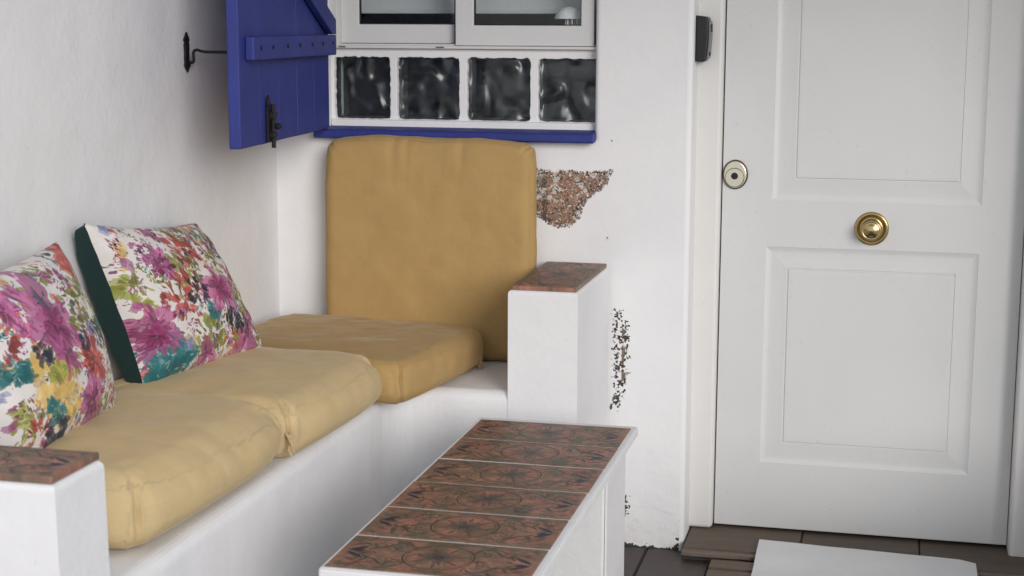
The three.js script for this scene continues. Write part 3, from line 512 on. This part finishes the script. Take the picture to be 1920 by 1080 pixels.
// ------------------------------------------------------------------ cushions
// a stuffed box cushion; opt: r edge radius, crown, bulge, seed, pinch depth
function cushionGeo(w, h, d, opt) {
  const { r, crown, bulge, seed, pinch = 0.01, sag = 0, plan = 0.06, gather = 0, crs = 0.006 } = opt;
  const nx = 116, ny = 26, nz = 116;
  let g = new THREE.BoxGeometry(w, h, d, nx, ny, nz); g.deleteAttribute('normal'); g.deleteAttribute('uv'); g = mergeVertices(g, 1e-5);
  const p = g.attributes.position, v = new THREE.Vector3(), q = new THREE.Vector3();
  const R = rng(seed); const cor = [0, 1, 2, 3].map(() => [R() * 6, 0.6 + 0.8 * R()]);
  for (let i = 0; i < p.count; i++) {
    v.fromBufferAttribute(p, i);
    q.set(clamp(v.x, -w / 2 + r, w / 2 - r), clamp(v.y, -h / 2 + r, h / 2 - r), clamp(v.z, -d / 2 + r, d / 2 - r));
    const e = v.clone().sub(q); if (e.lengthSq() > 1e-12) v.copy(q).addScaledVector(e.normalize(), r);
    const s = v.x / (w / 2), t = v.z / (d / 2), y = v.y / (h / 2);
    // rounded plan corners
    const k = 1 - plan * Math.pow(Math.abs(s * t), 3); let X = v.x * k, Y = v.y, Z = v.z * k;
    const c = Math.sqrt(Math.max(0, (1 - s * s))) , c2 = Math.sqrt(Math.max(0, 1 - t * t));
    const up = sstep(-0.3, 1, y);
    Y += (crown * Math.pow(Math.max(0, (1 - s * s) * (1 - t * t)), 0.42)) * up - sag * up * Math.exp(-(s * s + t * t) * 3);
    const mid = Math.max(0, 1 - y * y);
    X += Math.sign(s) * bulge * Math.pow(Math.abs(s), 4) * (0.35 + 0.65 * c2) * mid; Z += Math.sign(t) * bulge * Math.pow(Math.abs(t), 4) * (0.35 + 0.65 * c) * mid;
    // gathers pulled into the four corners
    const qi = (s > 0 ? 1 : 0) + (t > 0 ? 2 : 0), ds = (1 - Math.abs(s)) * w / 2, dt = (1 - Math.abs(t)) * d / 2, dist = Math.hypot(ds, dt), ang = Math.atan2(dt, ds);
    const fall = Math.exp(-dist / 0.055), fold = Math.sin(ang * 7 + cor[qi][0]) * 0.5 + Math.sin(ang * 13 + cor[qi][0] * 2) * 0.3 + Math.sin(y * 3.5 + cor[qi][0]) * 0.4;
    const dl = ds - dt, crease = crs * Math.exp(-Math.pow(dl / 0.007, 2)) * Math.exp(-dist / 0.06) * (0.55 + 0.45 * Math.sin(y * 5 + cor[qi][0]));
    const push = -pinch * cor[qi][1] * fall * (0.7 + fold) - crease;
    X += Math.sign(s) * push * 0.7; Z += Math.sign(t) * push * 0.7; Y += up * push * 0.6;
    // slack and lumps
    const n1 = fbm(X * 6 + seed * 3, Z * 6 + Y * 5, 3, seed * 13) - 0.5, n2 = fbm(X * 22 + Y * 14 + seed, Z * 22 - Y * 9, 2, seed * 19) - 0.5;
    Y += (0.013 * n1 + 0.002 * n2) * (up + 0.2); X += 0.012 * n1 * mid * s + 0.003 * n2 * mid; Z += 0.012 * n1 * mid * t + 0.003 * n2 * mid;
    if (gather) { const gz = Math.exp(-Math.pow((t + 1) * d / 2 / 0.09, 2)); Y -= gather * gz * up * (Math.exp(-Math.pow((X + 0.10) / 0.014, 2)) + 0.7 * Math.exp(-Math.pow((X + 0.06) / 0.010, 2)) + 0.8 * Math.exp(-Math.pow((X - 0.10) / 0.013, 2))); }
    p.setXYZ(i, X, Y, Z);
  }
  g.computeVertexNormals(); metreUV(g); return g;
}
function outline(w, d, plan, y, n = 160) {   // closed seam line round a cushion
  const pts = []; for (let k = 0; k < n; k++) { const a = k / n * Math.PI * 2, cs = Math.cos(a), sn = Math.sin(a), q = Math.pow(Math.pow(Math.abs(cs), 9) + Math.pow(Math.abs(sn), 9), -1 / 9); let s = cs * q, t = sn * q; const kk = 1 - plan * Math.pow(Math.abs(s * t), 3); pts.push(new THREE.Vector3(s * w / 2 * kk, y, t * d / 2 * kk)); }
  return new THREE.TubeGeometry(new THREE.CatmullRomCurve3(pts, true), 220, 0.004, 6, true);
}
{
  const seat = (name, label, w, h, d, pos, rot, opt) => {
    const c = group(name, null, pos); c.rotation.set(...rot); tag(c, label, 'cushion', 'mustard bench cushions');
    mesh('cover', cushionGeo(w, h, d, opt), opt.mat || mustard, c, [0, h / 2, 0]);
    if (opt.piped) mesh('piping', outline(w - 0.018 + opt.bulge, d - 0.018 + opt.bulge, opt.plan ?? 0.06, 0.016), mustardDeep, c);
    if (opt.tie) {   // cotton tie sewn into a corner
      const tm = opt.mat || mustard, [tx, ty, tz] = opt.tie;
      mesh('tie', mergeGeometries([tube([[0, 0, 0], [0.006, 0.004, 0.006], [0.010, -0.010, 0.010], [0.004, -0.026, 0.014], [0.010, -0.040, 0.012]], 0.0032, 16, 6), tube([[0, 0, 0], [-0.004, 0.008, 0.010], [0.004, 0.002, 0.016], [0.012, -0.014, 0.016], [0.016, -0.032, 0.014]], 0.0028, 16, 6), new THREE.SphereGeometry(0.006, 10, 8).translate(0.003, 0, 0.007)].map((g) => g.toNonIndexed())), tm, c, [tx, ty, tz]);
    }
    return c;
  };
  seat('seat_cushion', 'mustard seat cushion in the corner, nearest the upright back cushion', 0.63, 0.108, 0.57, [-1.436, SEAT + 0.002, 0.39], [0, -0.13, 0], { r: 0.034, crown: 0.012, bulge: 0.012, seed: 4, pinch: 0.008, plan: 0.045, piped: true, tie: [0.305, 0.035, -0.235] });
  seat('seat_cushion', 'middle mustard seat cushion in the row, under the whole floral pillow', 0.52, 0.122, 0.60, [-1.492, SEAT + 0.002, 0.955], [0, -0.03, 0], { r: 0.046, crown: 0.026, bulge: 0.030, seed: 7, pinch: 0.014, plan: 0.07, crs: 0.012, mat: mustardFaded, tie: [0.245, 0.06, 0.285] });
  seat('seat_cushion', 'mustard seat cushion nearest the camera, beside the near tiled armrest', 0.48, 0.135, 0.68, [-1.508, SEAT + 0.002, 1.575], [0, -0.02, 0], { r: 0.054, crown: 0.024, bulge: 0.034, seed: 10, pinch: 0.015, plan: 0.08, crs: 0.012, mat: mustardFaded });
  // upright cushion: built lying, tipped up so that its top leans on the wall under the sill
  const b = group('back_cushion', null, [-1.285, SEAT + 0.002, 0.105]); tag(b, 'upright mustard back cushion leaning on the wall below the window', 'cushion', 'mustard bench cushions');
  b.rotation.set(-0.035, 0, -0.008);
  const bg = cushionGeo(0.615, 0.085, 0.628, { r: 0.034, crown: 0.006, bulge: 0.004, seed: 15, pinch: 0.005, plan: 0.03, gather: 0.005, crs: 0.002 });
  bg.rotateX(Math.PI / 2).translate(0, 0.314, -0.022); metreUV(bg);
  mesh('cover', bg, mustard, b);
}

// ------------------------------------------------------------------ floral pillows
function floral(seed, F) {
  const W = 1024, H = 780, cv = document.createElement('canvas'); cv.width = W; cv.height = H; const c = cv.getContext('2d'), r = rng(seed);
  c.fillStyle = '#e6e1dc'; c.fillRect(0, 0, W, H);
  const J = (q) => (r() - 0.5) * q;
  const col = (p, l = 1, a = 1) => `rgba(${clamp(p[0] * l, 0, 255) | 0},${clamp(p[1] * l, 0, 255) | 0},${clamp(p[2] * l, 0, 255) | 0},${a})`;
  const blot = (x, y, rx, ry, ang, p, l, a, rough = 0.25) => {   // watercolour mark with an uneven outline
    c.save(); c.translate(x, y); c.rotate(ang); c.fillStyle = col(p, l, a); c.beginPath(); const n = 26, o = r() * 99;
    for (let k = 0; k <= n; k++) { const t = k / n * Math.PI * 2, q = 1 + rough * 2 * (fbm(Math.cos(t) * 2.3 + o, Math.sin(t) * 2.3 + o, 3, seed) - 0.5) * 1.6; c.lineTo(Math.cos(t) * rx * q, Math.sin(t) * ry * q); } c.fill(); c.restore();
  };
  const bloom = (x, y, R, p, n = 6) => {
    const a0 = r() * 6;
    for (let k = 0; k < n; k++) {
      const a = a0 + k / n * Math.PI * 2 + J(0.6), L = R * (0.6 + 0.6 * r());
      blot(x + Math.cos(a) * L * 0.55, y + Math.sin(a) * L * 0.55, L * 0.5, L * (0.27 + 0.14 * r()), a, p, 1.12 + J(0.4), 0.7, 0.38);
      for (let q = 0; q < 5; q++) { const aa = a + J(0.5), l = L * (0.3 + 0.7 * r()); blot(x + Math.cos(aa) * l, y + Math.sin(aa) * l, L * 0.2, L * 0.035, aa, p, q % 2 ? 1.5 : 0.65, 0.5, 0.4); }
      for (let q = 0; q < 3; q++) { const aa = a + J(0.7), l = L * (1.0 + 0.3 * r()); blot(x + Math.cos(aa) * l, y + Math.sin(aa) * l, L * 0.1, L * 0.04, aa, p, 1, 0.8, 0.4); }
    }
    for (let k = 0; k < n + 2; k++) { const a = a0 + r() * 7, L = R * (0.35 + 0.4 * r()); blot(x + Math.cos(a) * L * 0.5, y + Math.sin(a) * L * 0.5, L * 0.5, L * 0.13, a, p, 0.7 + J(0.2), 0.5, 0.4); }
    for (let k = 0; k < 9; k++) blot(x + J(R * 0.4), y + J(R * 0.4), R * 0.10, R * 0.03, r() * 6, k % 3 ? p : [240, 225, 225], 0.7, 0.6);
  };
  const dabs = (x, y, R, p, n, ang, asp = 3.2) => {
    for (let k = 0; k < n; k++) { const q = Math.sqrt(r()) * R, t = r() * 6.3, s = R * (0.11 + 0.15 * r()); blot(x + Math.cos(t) * q, y + Math.sin(t) * q * 0.8, s, s / (1 + r() * asp), ang === null ? t + J(0.8) : ang + J(0.8), p, 0.85 + J(0.5), 0.55 + 0.4 * r(), 0.35); }
  };
  const C = { mag: [160, 78, 124], pur: [132, 48, 92], coral: [196, 84, 76], green: [146, 150, 66], navy: [38, 40, 56], teal: [36, 110, 114], yel: [220, 184, 104], blue: [132, 138, 176] };
  const UX = (u) => u * W, VY = (v) => v * H;
  const ks = ['green', 'coral', 'mag', 'green', 'coral', 'teal', 'yel', 'navy', 'green', 'mag', 'blue'];
  for (let q = 0; q < 190; q++) { const p = C[ks[q % ks.length]], x = r() * W, y = r() * H, R = 22 + 40 * r(); if (q % 3 === 0) for (let w = 0; w < 4; w++) blot(x + J(R), y + J(R), R * (0.35 + 0.3 * r()), R * (0.2 + 0.2 * r()), r() * 3, p, 1 + J(0.2), 0.55, 0.35); else dabs(x, y, R, p, 10 + 10 * r(), r() < 0.5 ? null : r() * 3); }
  for (const [k, u, v, R0, kind, ang] of F) {
    const x = UX(u), y = VY(v), p = C[k], R = R0 * (kind === 'wash' ? 1.15 : kind === 'bloom' ? 1.1 : 1.4);
    if (kind === 'wash') { for (let q = 0; q < 16; q++) blot(x + J(R * 1.4), y + J(R * 1.2), R * (0.2 + 0.3 * r()), R * (0.14 + 0.2 * r()), r() * 3, p, 1 + J(0.4), 0.6, 0.45); for (let q = 0; q < 10; q++) blot(x + J(R * 1.3), y + J(R * 1.1), R * 0.14, R * 0.03, r() * 3, q % 2 ? [235, 228, 220] : p, 1, 0.5, 0.3); }
    else if (kind === 'bloom') bloom(x, y, R, p); else dabs(x, y, R, p, (kind || 16) * 1.5, ang ?? null);
  }
  // small stray flecks
  const keys = Object.keys(C);
  for (let q = 0; q < 70; q++) { const p = C[keys[(r() * keys.length) | 0]], x = r() * W, y = r() * H; dabs(x, y, 10 + 12 * r(), p, 2, null); }
  const t = new THREE.CanvasTexture(cv); t.colorSpace = THREE.SRGBColorSpace; t.wrapS = t.wrapT = THREE.ClampToEdgeWrapping; return t;
}
const F2 = [['green', .425, .345, 95, 26], ['green', .57, .085, 70, 18], ['green', .86, .62, 80, 30], ['green', .44, .81, 85, 34], ['green', .06, .40, 62, 18], ['green', .09, .53, 40, 'wash'], ['green', .76, .31, 70, 18, .9], ['green', .97, .67, 40, 14], ['green', .97, .95, 60, 18],
  ['coral', .50, .19, 95, 30, .8], ['coral', .40, .44, 80, 22], ['coral', .27, .54, 85, 24], ['coral', .88, .46, 80, 26], ['coral', .97, .86, 60, 18], ['coral', .05, .21, 26, 6], ['coral', .65, .30, 60, 14, .9], ['coral', .37, .67, 34, 8], ['coral', .61, .84, 55, 14],
  ['teal', .12, .87, 110, 'wash'], ['teal', .25, .90, 80, 'wash'], ['teal', .06, .97, 70, 'wash'], ['teal', .51, .64, 60, 'wash'], ['teal', .98, .36, 60, 14, .9], ['teal', .54, .73, 45, 12],
  ['mag', .26, .27, 84, 'bloom'], ['pur', .27, .33, 60, 18], ['mag', .10, .66, 130, 'bloom'], ['pur', .09, .72, 70, 'bloom'], ['mag', .64, .50, 150, 'bloom'], ['pur', .66, .52, 70, 'bloom'], ['mag', .83, .19, 66, 18], ['mag', .80, .86, 110, 'bloom'], ['mag', .345, .07, 50, 'bloom'], ['mag', .41, .92, 80, 'bloom'], ['mag', .95, .22, 76, 24, .9], ['pur', .90, .06, 70, 16, .5],
  ['navy', .92, .22, 66, 34, .5], ['navy', .44, .51, 62, 22], ['navy', .69, .75, 62, 44, 1.4], ['navy', .78, .78, 56, 30, 1.4], ['navy', .98, .76, 46, 14, 1.3], ['navy', .04, .14, 22, 6], ['navy', .24, .63, 24, 7],
  ['yel', .29, .81, 40, 'wash'], ['yel', .98, .52, 40, 10], ['yel', .56, .90, 50, 10], ['blue', .94, .78, 36, 8, 1.4], ['blue', .41, .59, 40, 10], ['blue', .72, .66, 44, 16, 1.4], ['blue', .27, .83, 40, 'wash']];
const F1 = [['yel', .29, .69, 150, 'wash'], ['yel', .38, .78, 80, 'wash'], ['yel', .24, .55, 80, 'wash'], ['yel', .97, .58, 50, 10], ['green', .875, .24, 90, 26], ['green', .65, .34, 85, 26, .3], ['green', .31, .58, 62, 'wash'], ['green', .44, .62, 40, 'wash'], ['green', .84, .43, 62, 16], ['green', .89, .78, 60, 22], ['green', .66, .93, 80, 26], ['green', .94, .93, 60, 18], ['green', .11, .78, 60, 18],
  ['mag', .44, .34, 185, 'bloom'], ['pur', .43, .36, 90, 'bloom'], ['mag', .41, .53, 90, 'bloom'], ['mag', .69, .15, 60, 16], ['mag', .535, .84, 120, 'bloom'], ['pur', .55, .87, 56, 18], ['mag', .98, .70, 80, 'bloom'], ['mag', .98, .34, 50, 14, 1.2], ['pur', .98, .2, 60, 14, 1.2], ['mag', .2, .2, 100, 'bloom'],
  ['coral', .89, .11, 95, 'wash'], ['coral', .90, .13, 60, 14], ['coral', .63, .63, 100, 'bloom'], ['coral', .64, .64, 90, 24], ['coral', .82, .87, 50, 16], ['coral', .13, .88, 70, 18], ['coral', .97, .03, 60, 14],
  ['navy', .83, .52, 62, 24, .8], ['navy', .595, .52, 46, 'wash'], ['navy', .28, .48, 56, 'wash'], ['navy', .54, .68, 32, 10], ['navy', .24, .91, 85, 'wash'], ['navy', .63, .62, 18, 6, 1.5],
  ['teal', .92, .48, 78, 26, 1.2], ['teal', .25, .79, 62, 'wash'], ['teal', .46, .21, 40, 10], ['blue', .72, .43, 44, 12, .6], ['blue', .95, .66, 44, 10, 1.4], ['teal', .1, .5, 80, 'wash'], ['coral', .1, .35, 80, 22]];
function pillow(corners, label, tex, front, back, seed) {   // corners: TL, TR, BR, BL in metres
  const [TL, TR, BR, BL] = corners.map((a) => new THREE.Vector3(...a)), o = TL.clone().add(TR).add(BR).add(BL).multiplyScalar(0.25); o.y = Math.min(BL.y, BR.y);
  const gp = group('throw_pillow', null, o.toArray()); tag(gp, label, 'pillow', 'floral throw pillows');
  const ux = TR.clone().sub(TL).add(BR).sub(BL).normalize(), vy = TL.clone().sub(BL).add(TR).sub(BR).normalize(), n = ux.clone().cross(vy).normalize();
  const N = 64;
  const side = (sg, depth) => {
    const g = new THREE.PlaneGeometry(1, 1, N, N), p = g.attributes.position, uv = g.attributes.uv;
    for (let i = 0; i < p.count; i++) {
      const s0 = uv.getX(i) * 2 - 1, t0 = uv.getY(i) * 2 - 1;
      const s = s0 * (1 - 0.055 * (1 - t0 * t0)), t = t0 * (1 - 0.075 * (1 - s0 * s0));
      const u = (s + 1) / 2, v = (t + 1) / 2;
      const a = BL.clone().lerp(BR, u), b = TL.clone().lerp(TR, u), q = a.lerp(b, v).sub(o);
      const e = Math.max(0, (1 - s0 * s0) * (1 - t0 * t0));
      const edge = Math.min(1 - Math.abs(s0), 1 - Math.abs(t0)), pucker = sg * 0.005 * Math.exp(-edge * 9) * Math.min(1, edge * 14) * Math.sin((Math.abs(s0) > Math.abs(t0) ? t0 : s0) * 17 + seed);
      const lump = (0.016 * (fbm(s0 * 2.2 + seed, t0 * 2.2, 3, seed) - 0.5) + 0.006 * (fbm(s0 * 7, t0 * 7 + seed, 2, seed + 3) - 0.5)) * Math.sqrt(e);
      const seam = 0.006 * (fbm(s0 * 4 + seed * 2, t0 * 4, 2, 44) - 0.5);
      q.addScaledVector(n, sg * depth * Math.pow(e, sg > 0 ? 0.45 : 0.20) + lump + pucker + seam);
      p.setXYZ(i, q.x, q.y, q.z);
    }
    if (sg < 0) { const ix = g.index.array; for (let k = 0; k < ix.length; k += 3) { const w = ix[k]; ix[k] = ix[k + 1]; ix[k + 1] = w; } }
    g.computeVertexNormals(); return g;
  };
  mesh('printed_front', side(1, front), phy({ map: tex, color: rgb(0.86, 0.86, 0.86), roughness: 0.9, bumpMap: rep(wrinkle, 1.3), bumpScale: 0.003, sheen: 0.15, sheenColor: rgb(1, 1, 1) }), gp);
  const bk = mesh('green_back', side(-1, back), phy({ color: rgb(0.006, 0.030, 0.029), roughness: 0.85, bumpMap: rep(wrinkle, 1.3), bumpScale: 0.003, sheen: 0.2, sheenColor: rgb(0.1, 0.25, 0.25) }), gp); bk.userData.label = 'dark green pillow back';
  return gp;
}
pillow([[-1.715, 1.03, 1.27], [-1.715, 0.965, 0.70], [-1.545, 0.636, 0.685], [-1.635, 0.636, 1.165]], 'whole floral pillow with dark green back leaning on the left wall', floral(31, F2), 0.085, 0.098, 3);
pillow([[-1.665, 0.985, 1.95], [-1.70, 1.01, 1.416], [-1.60, 0.638, 1.375], [-1.55, 0.638, 1.87]], 'floral pillow at the left edge, partly behind the near armrest', floral(47, F1), 0.095, 0.055, 8);

// ------------------------------------------------------------------ door mat
{
  const s = poly([[-0.334, 0.066], [0.0, 0.047], [0.226, 0.034], [0.262, 0.019], [0.27, -0.40], [-0.315, -0.40]]);
  const g = extrude(s, 0.006, 0.001, 2).rotateX(-Math.PI / 2).translate(0, 0.004, 0);
  // the mat lies on the step and drops over its edge on to the strips below
  const dense = (() => { const W = 60, q = new THREE.PlaneGeometry(0.6, 0.62, W, 70).rotateX(-Math.PI / 2), p = q.attributes.position;
    for (let i = 0; i < p.count; i++) { let x = p.getX(i), z = p.getZ(i); const u = (x + 0.3) / 0.6; let X = -0.333 + u * 0.594, Z = z + 0.31; if (u > 0.93) Z += (u - 0.93) / 0.07 * 0.02 * Math.exp(-Z / 0.03);
      Z += -0.035 + u * 0.046; X += 0.008 * Z; const wav = 0.004 * (fbm(X * 7, Z * 7, 2, 66) - 0.5);
      const y = 0.0065 + (-0.010) * sstep(0.06, 0.2, Z) + wav + 0.0005; p.setXYZ(i, X, y, Z); }
    q.computeVertexNormals(); return q; })();
  const top = dense, bot = dense.clone(); { const p = bot.attributes.position; for (let i = 0; i < p.count; i++) p.setY(i, p.getY(i) - 0.0035); const ix = bot.index.array; for (let k = 0; k < ix.length; k += 3) { const w = ix[k]; ix[k] = ix[k + 1]; ix[k + 1] = w; } bot.computeVertexNormals(); }
  // close the edges
  const rim = []; const W1 = 61, H1 = 71, P = top.attributes.position, Q = bot.attributes.position, id = [];
  for (let i = 0; i < W1; i++) id.push(i); for (let j = 1; j < H1; j++) id.push(j * W1 + W1 - 1); for (let i = W1 - 2; i >= 0; i--) id.push((H1 - 1) * W1 + i); for (let j = H1 - 2; j >= 0; j--) id.push(j * W1);
  const A = (p, i) => [p.getX(i), p.getY(i), p.getZ(i)];
  for (let k = 0; k + 1 < id.length; k++) rim.push(...A(P, id[k]), ...A(P, id[k + 1]), ...A(Q, id[k + 1]), ...A(P, id[k]), ...A(Q, id[k + 1]), ...A(Q, id[k]));
  const rg = new THREE.BufferGeometry(); rg.setAttribute('position', new THREE.BufferAttribute(new Float32Array(rim), 3)); rg.computeVertexNormals(); metreUV(rg);
  const all = mergeGeometries([metreUV(top.toNonIndexed()), metreUV(bot.toNonIndexed()), rg]);
  const m = mesh('door_mat', all, std({ color: rgb(0.80, 0.80, 0.80), roughness: 0.95, map: rep(plasterTone, 2), bumpMap: rep(weave, 3), bumpScale: 0.001 }), null);
  tag(m, 'plain white mat lying on the doorstep in front of the door', 'mat');
}

scene.traverse((o) => { if (o.isMesh) { o.castShadow = true; o.receiveShadow = true; } });
renderer.render(scene, camera);
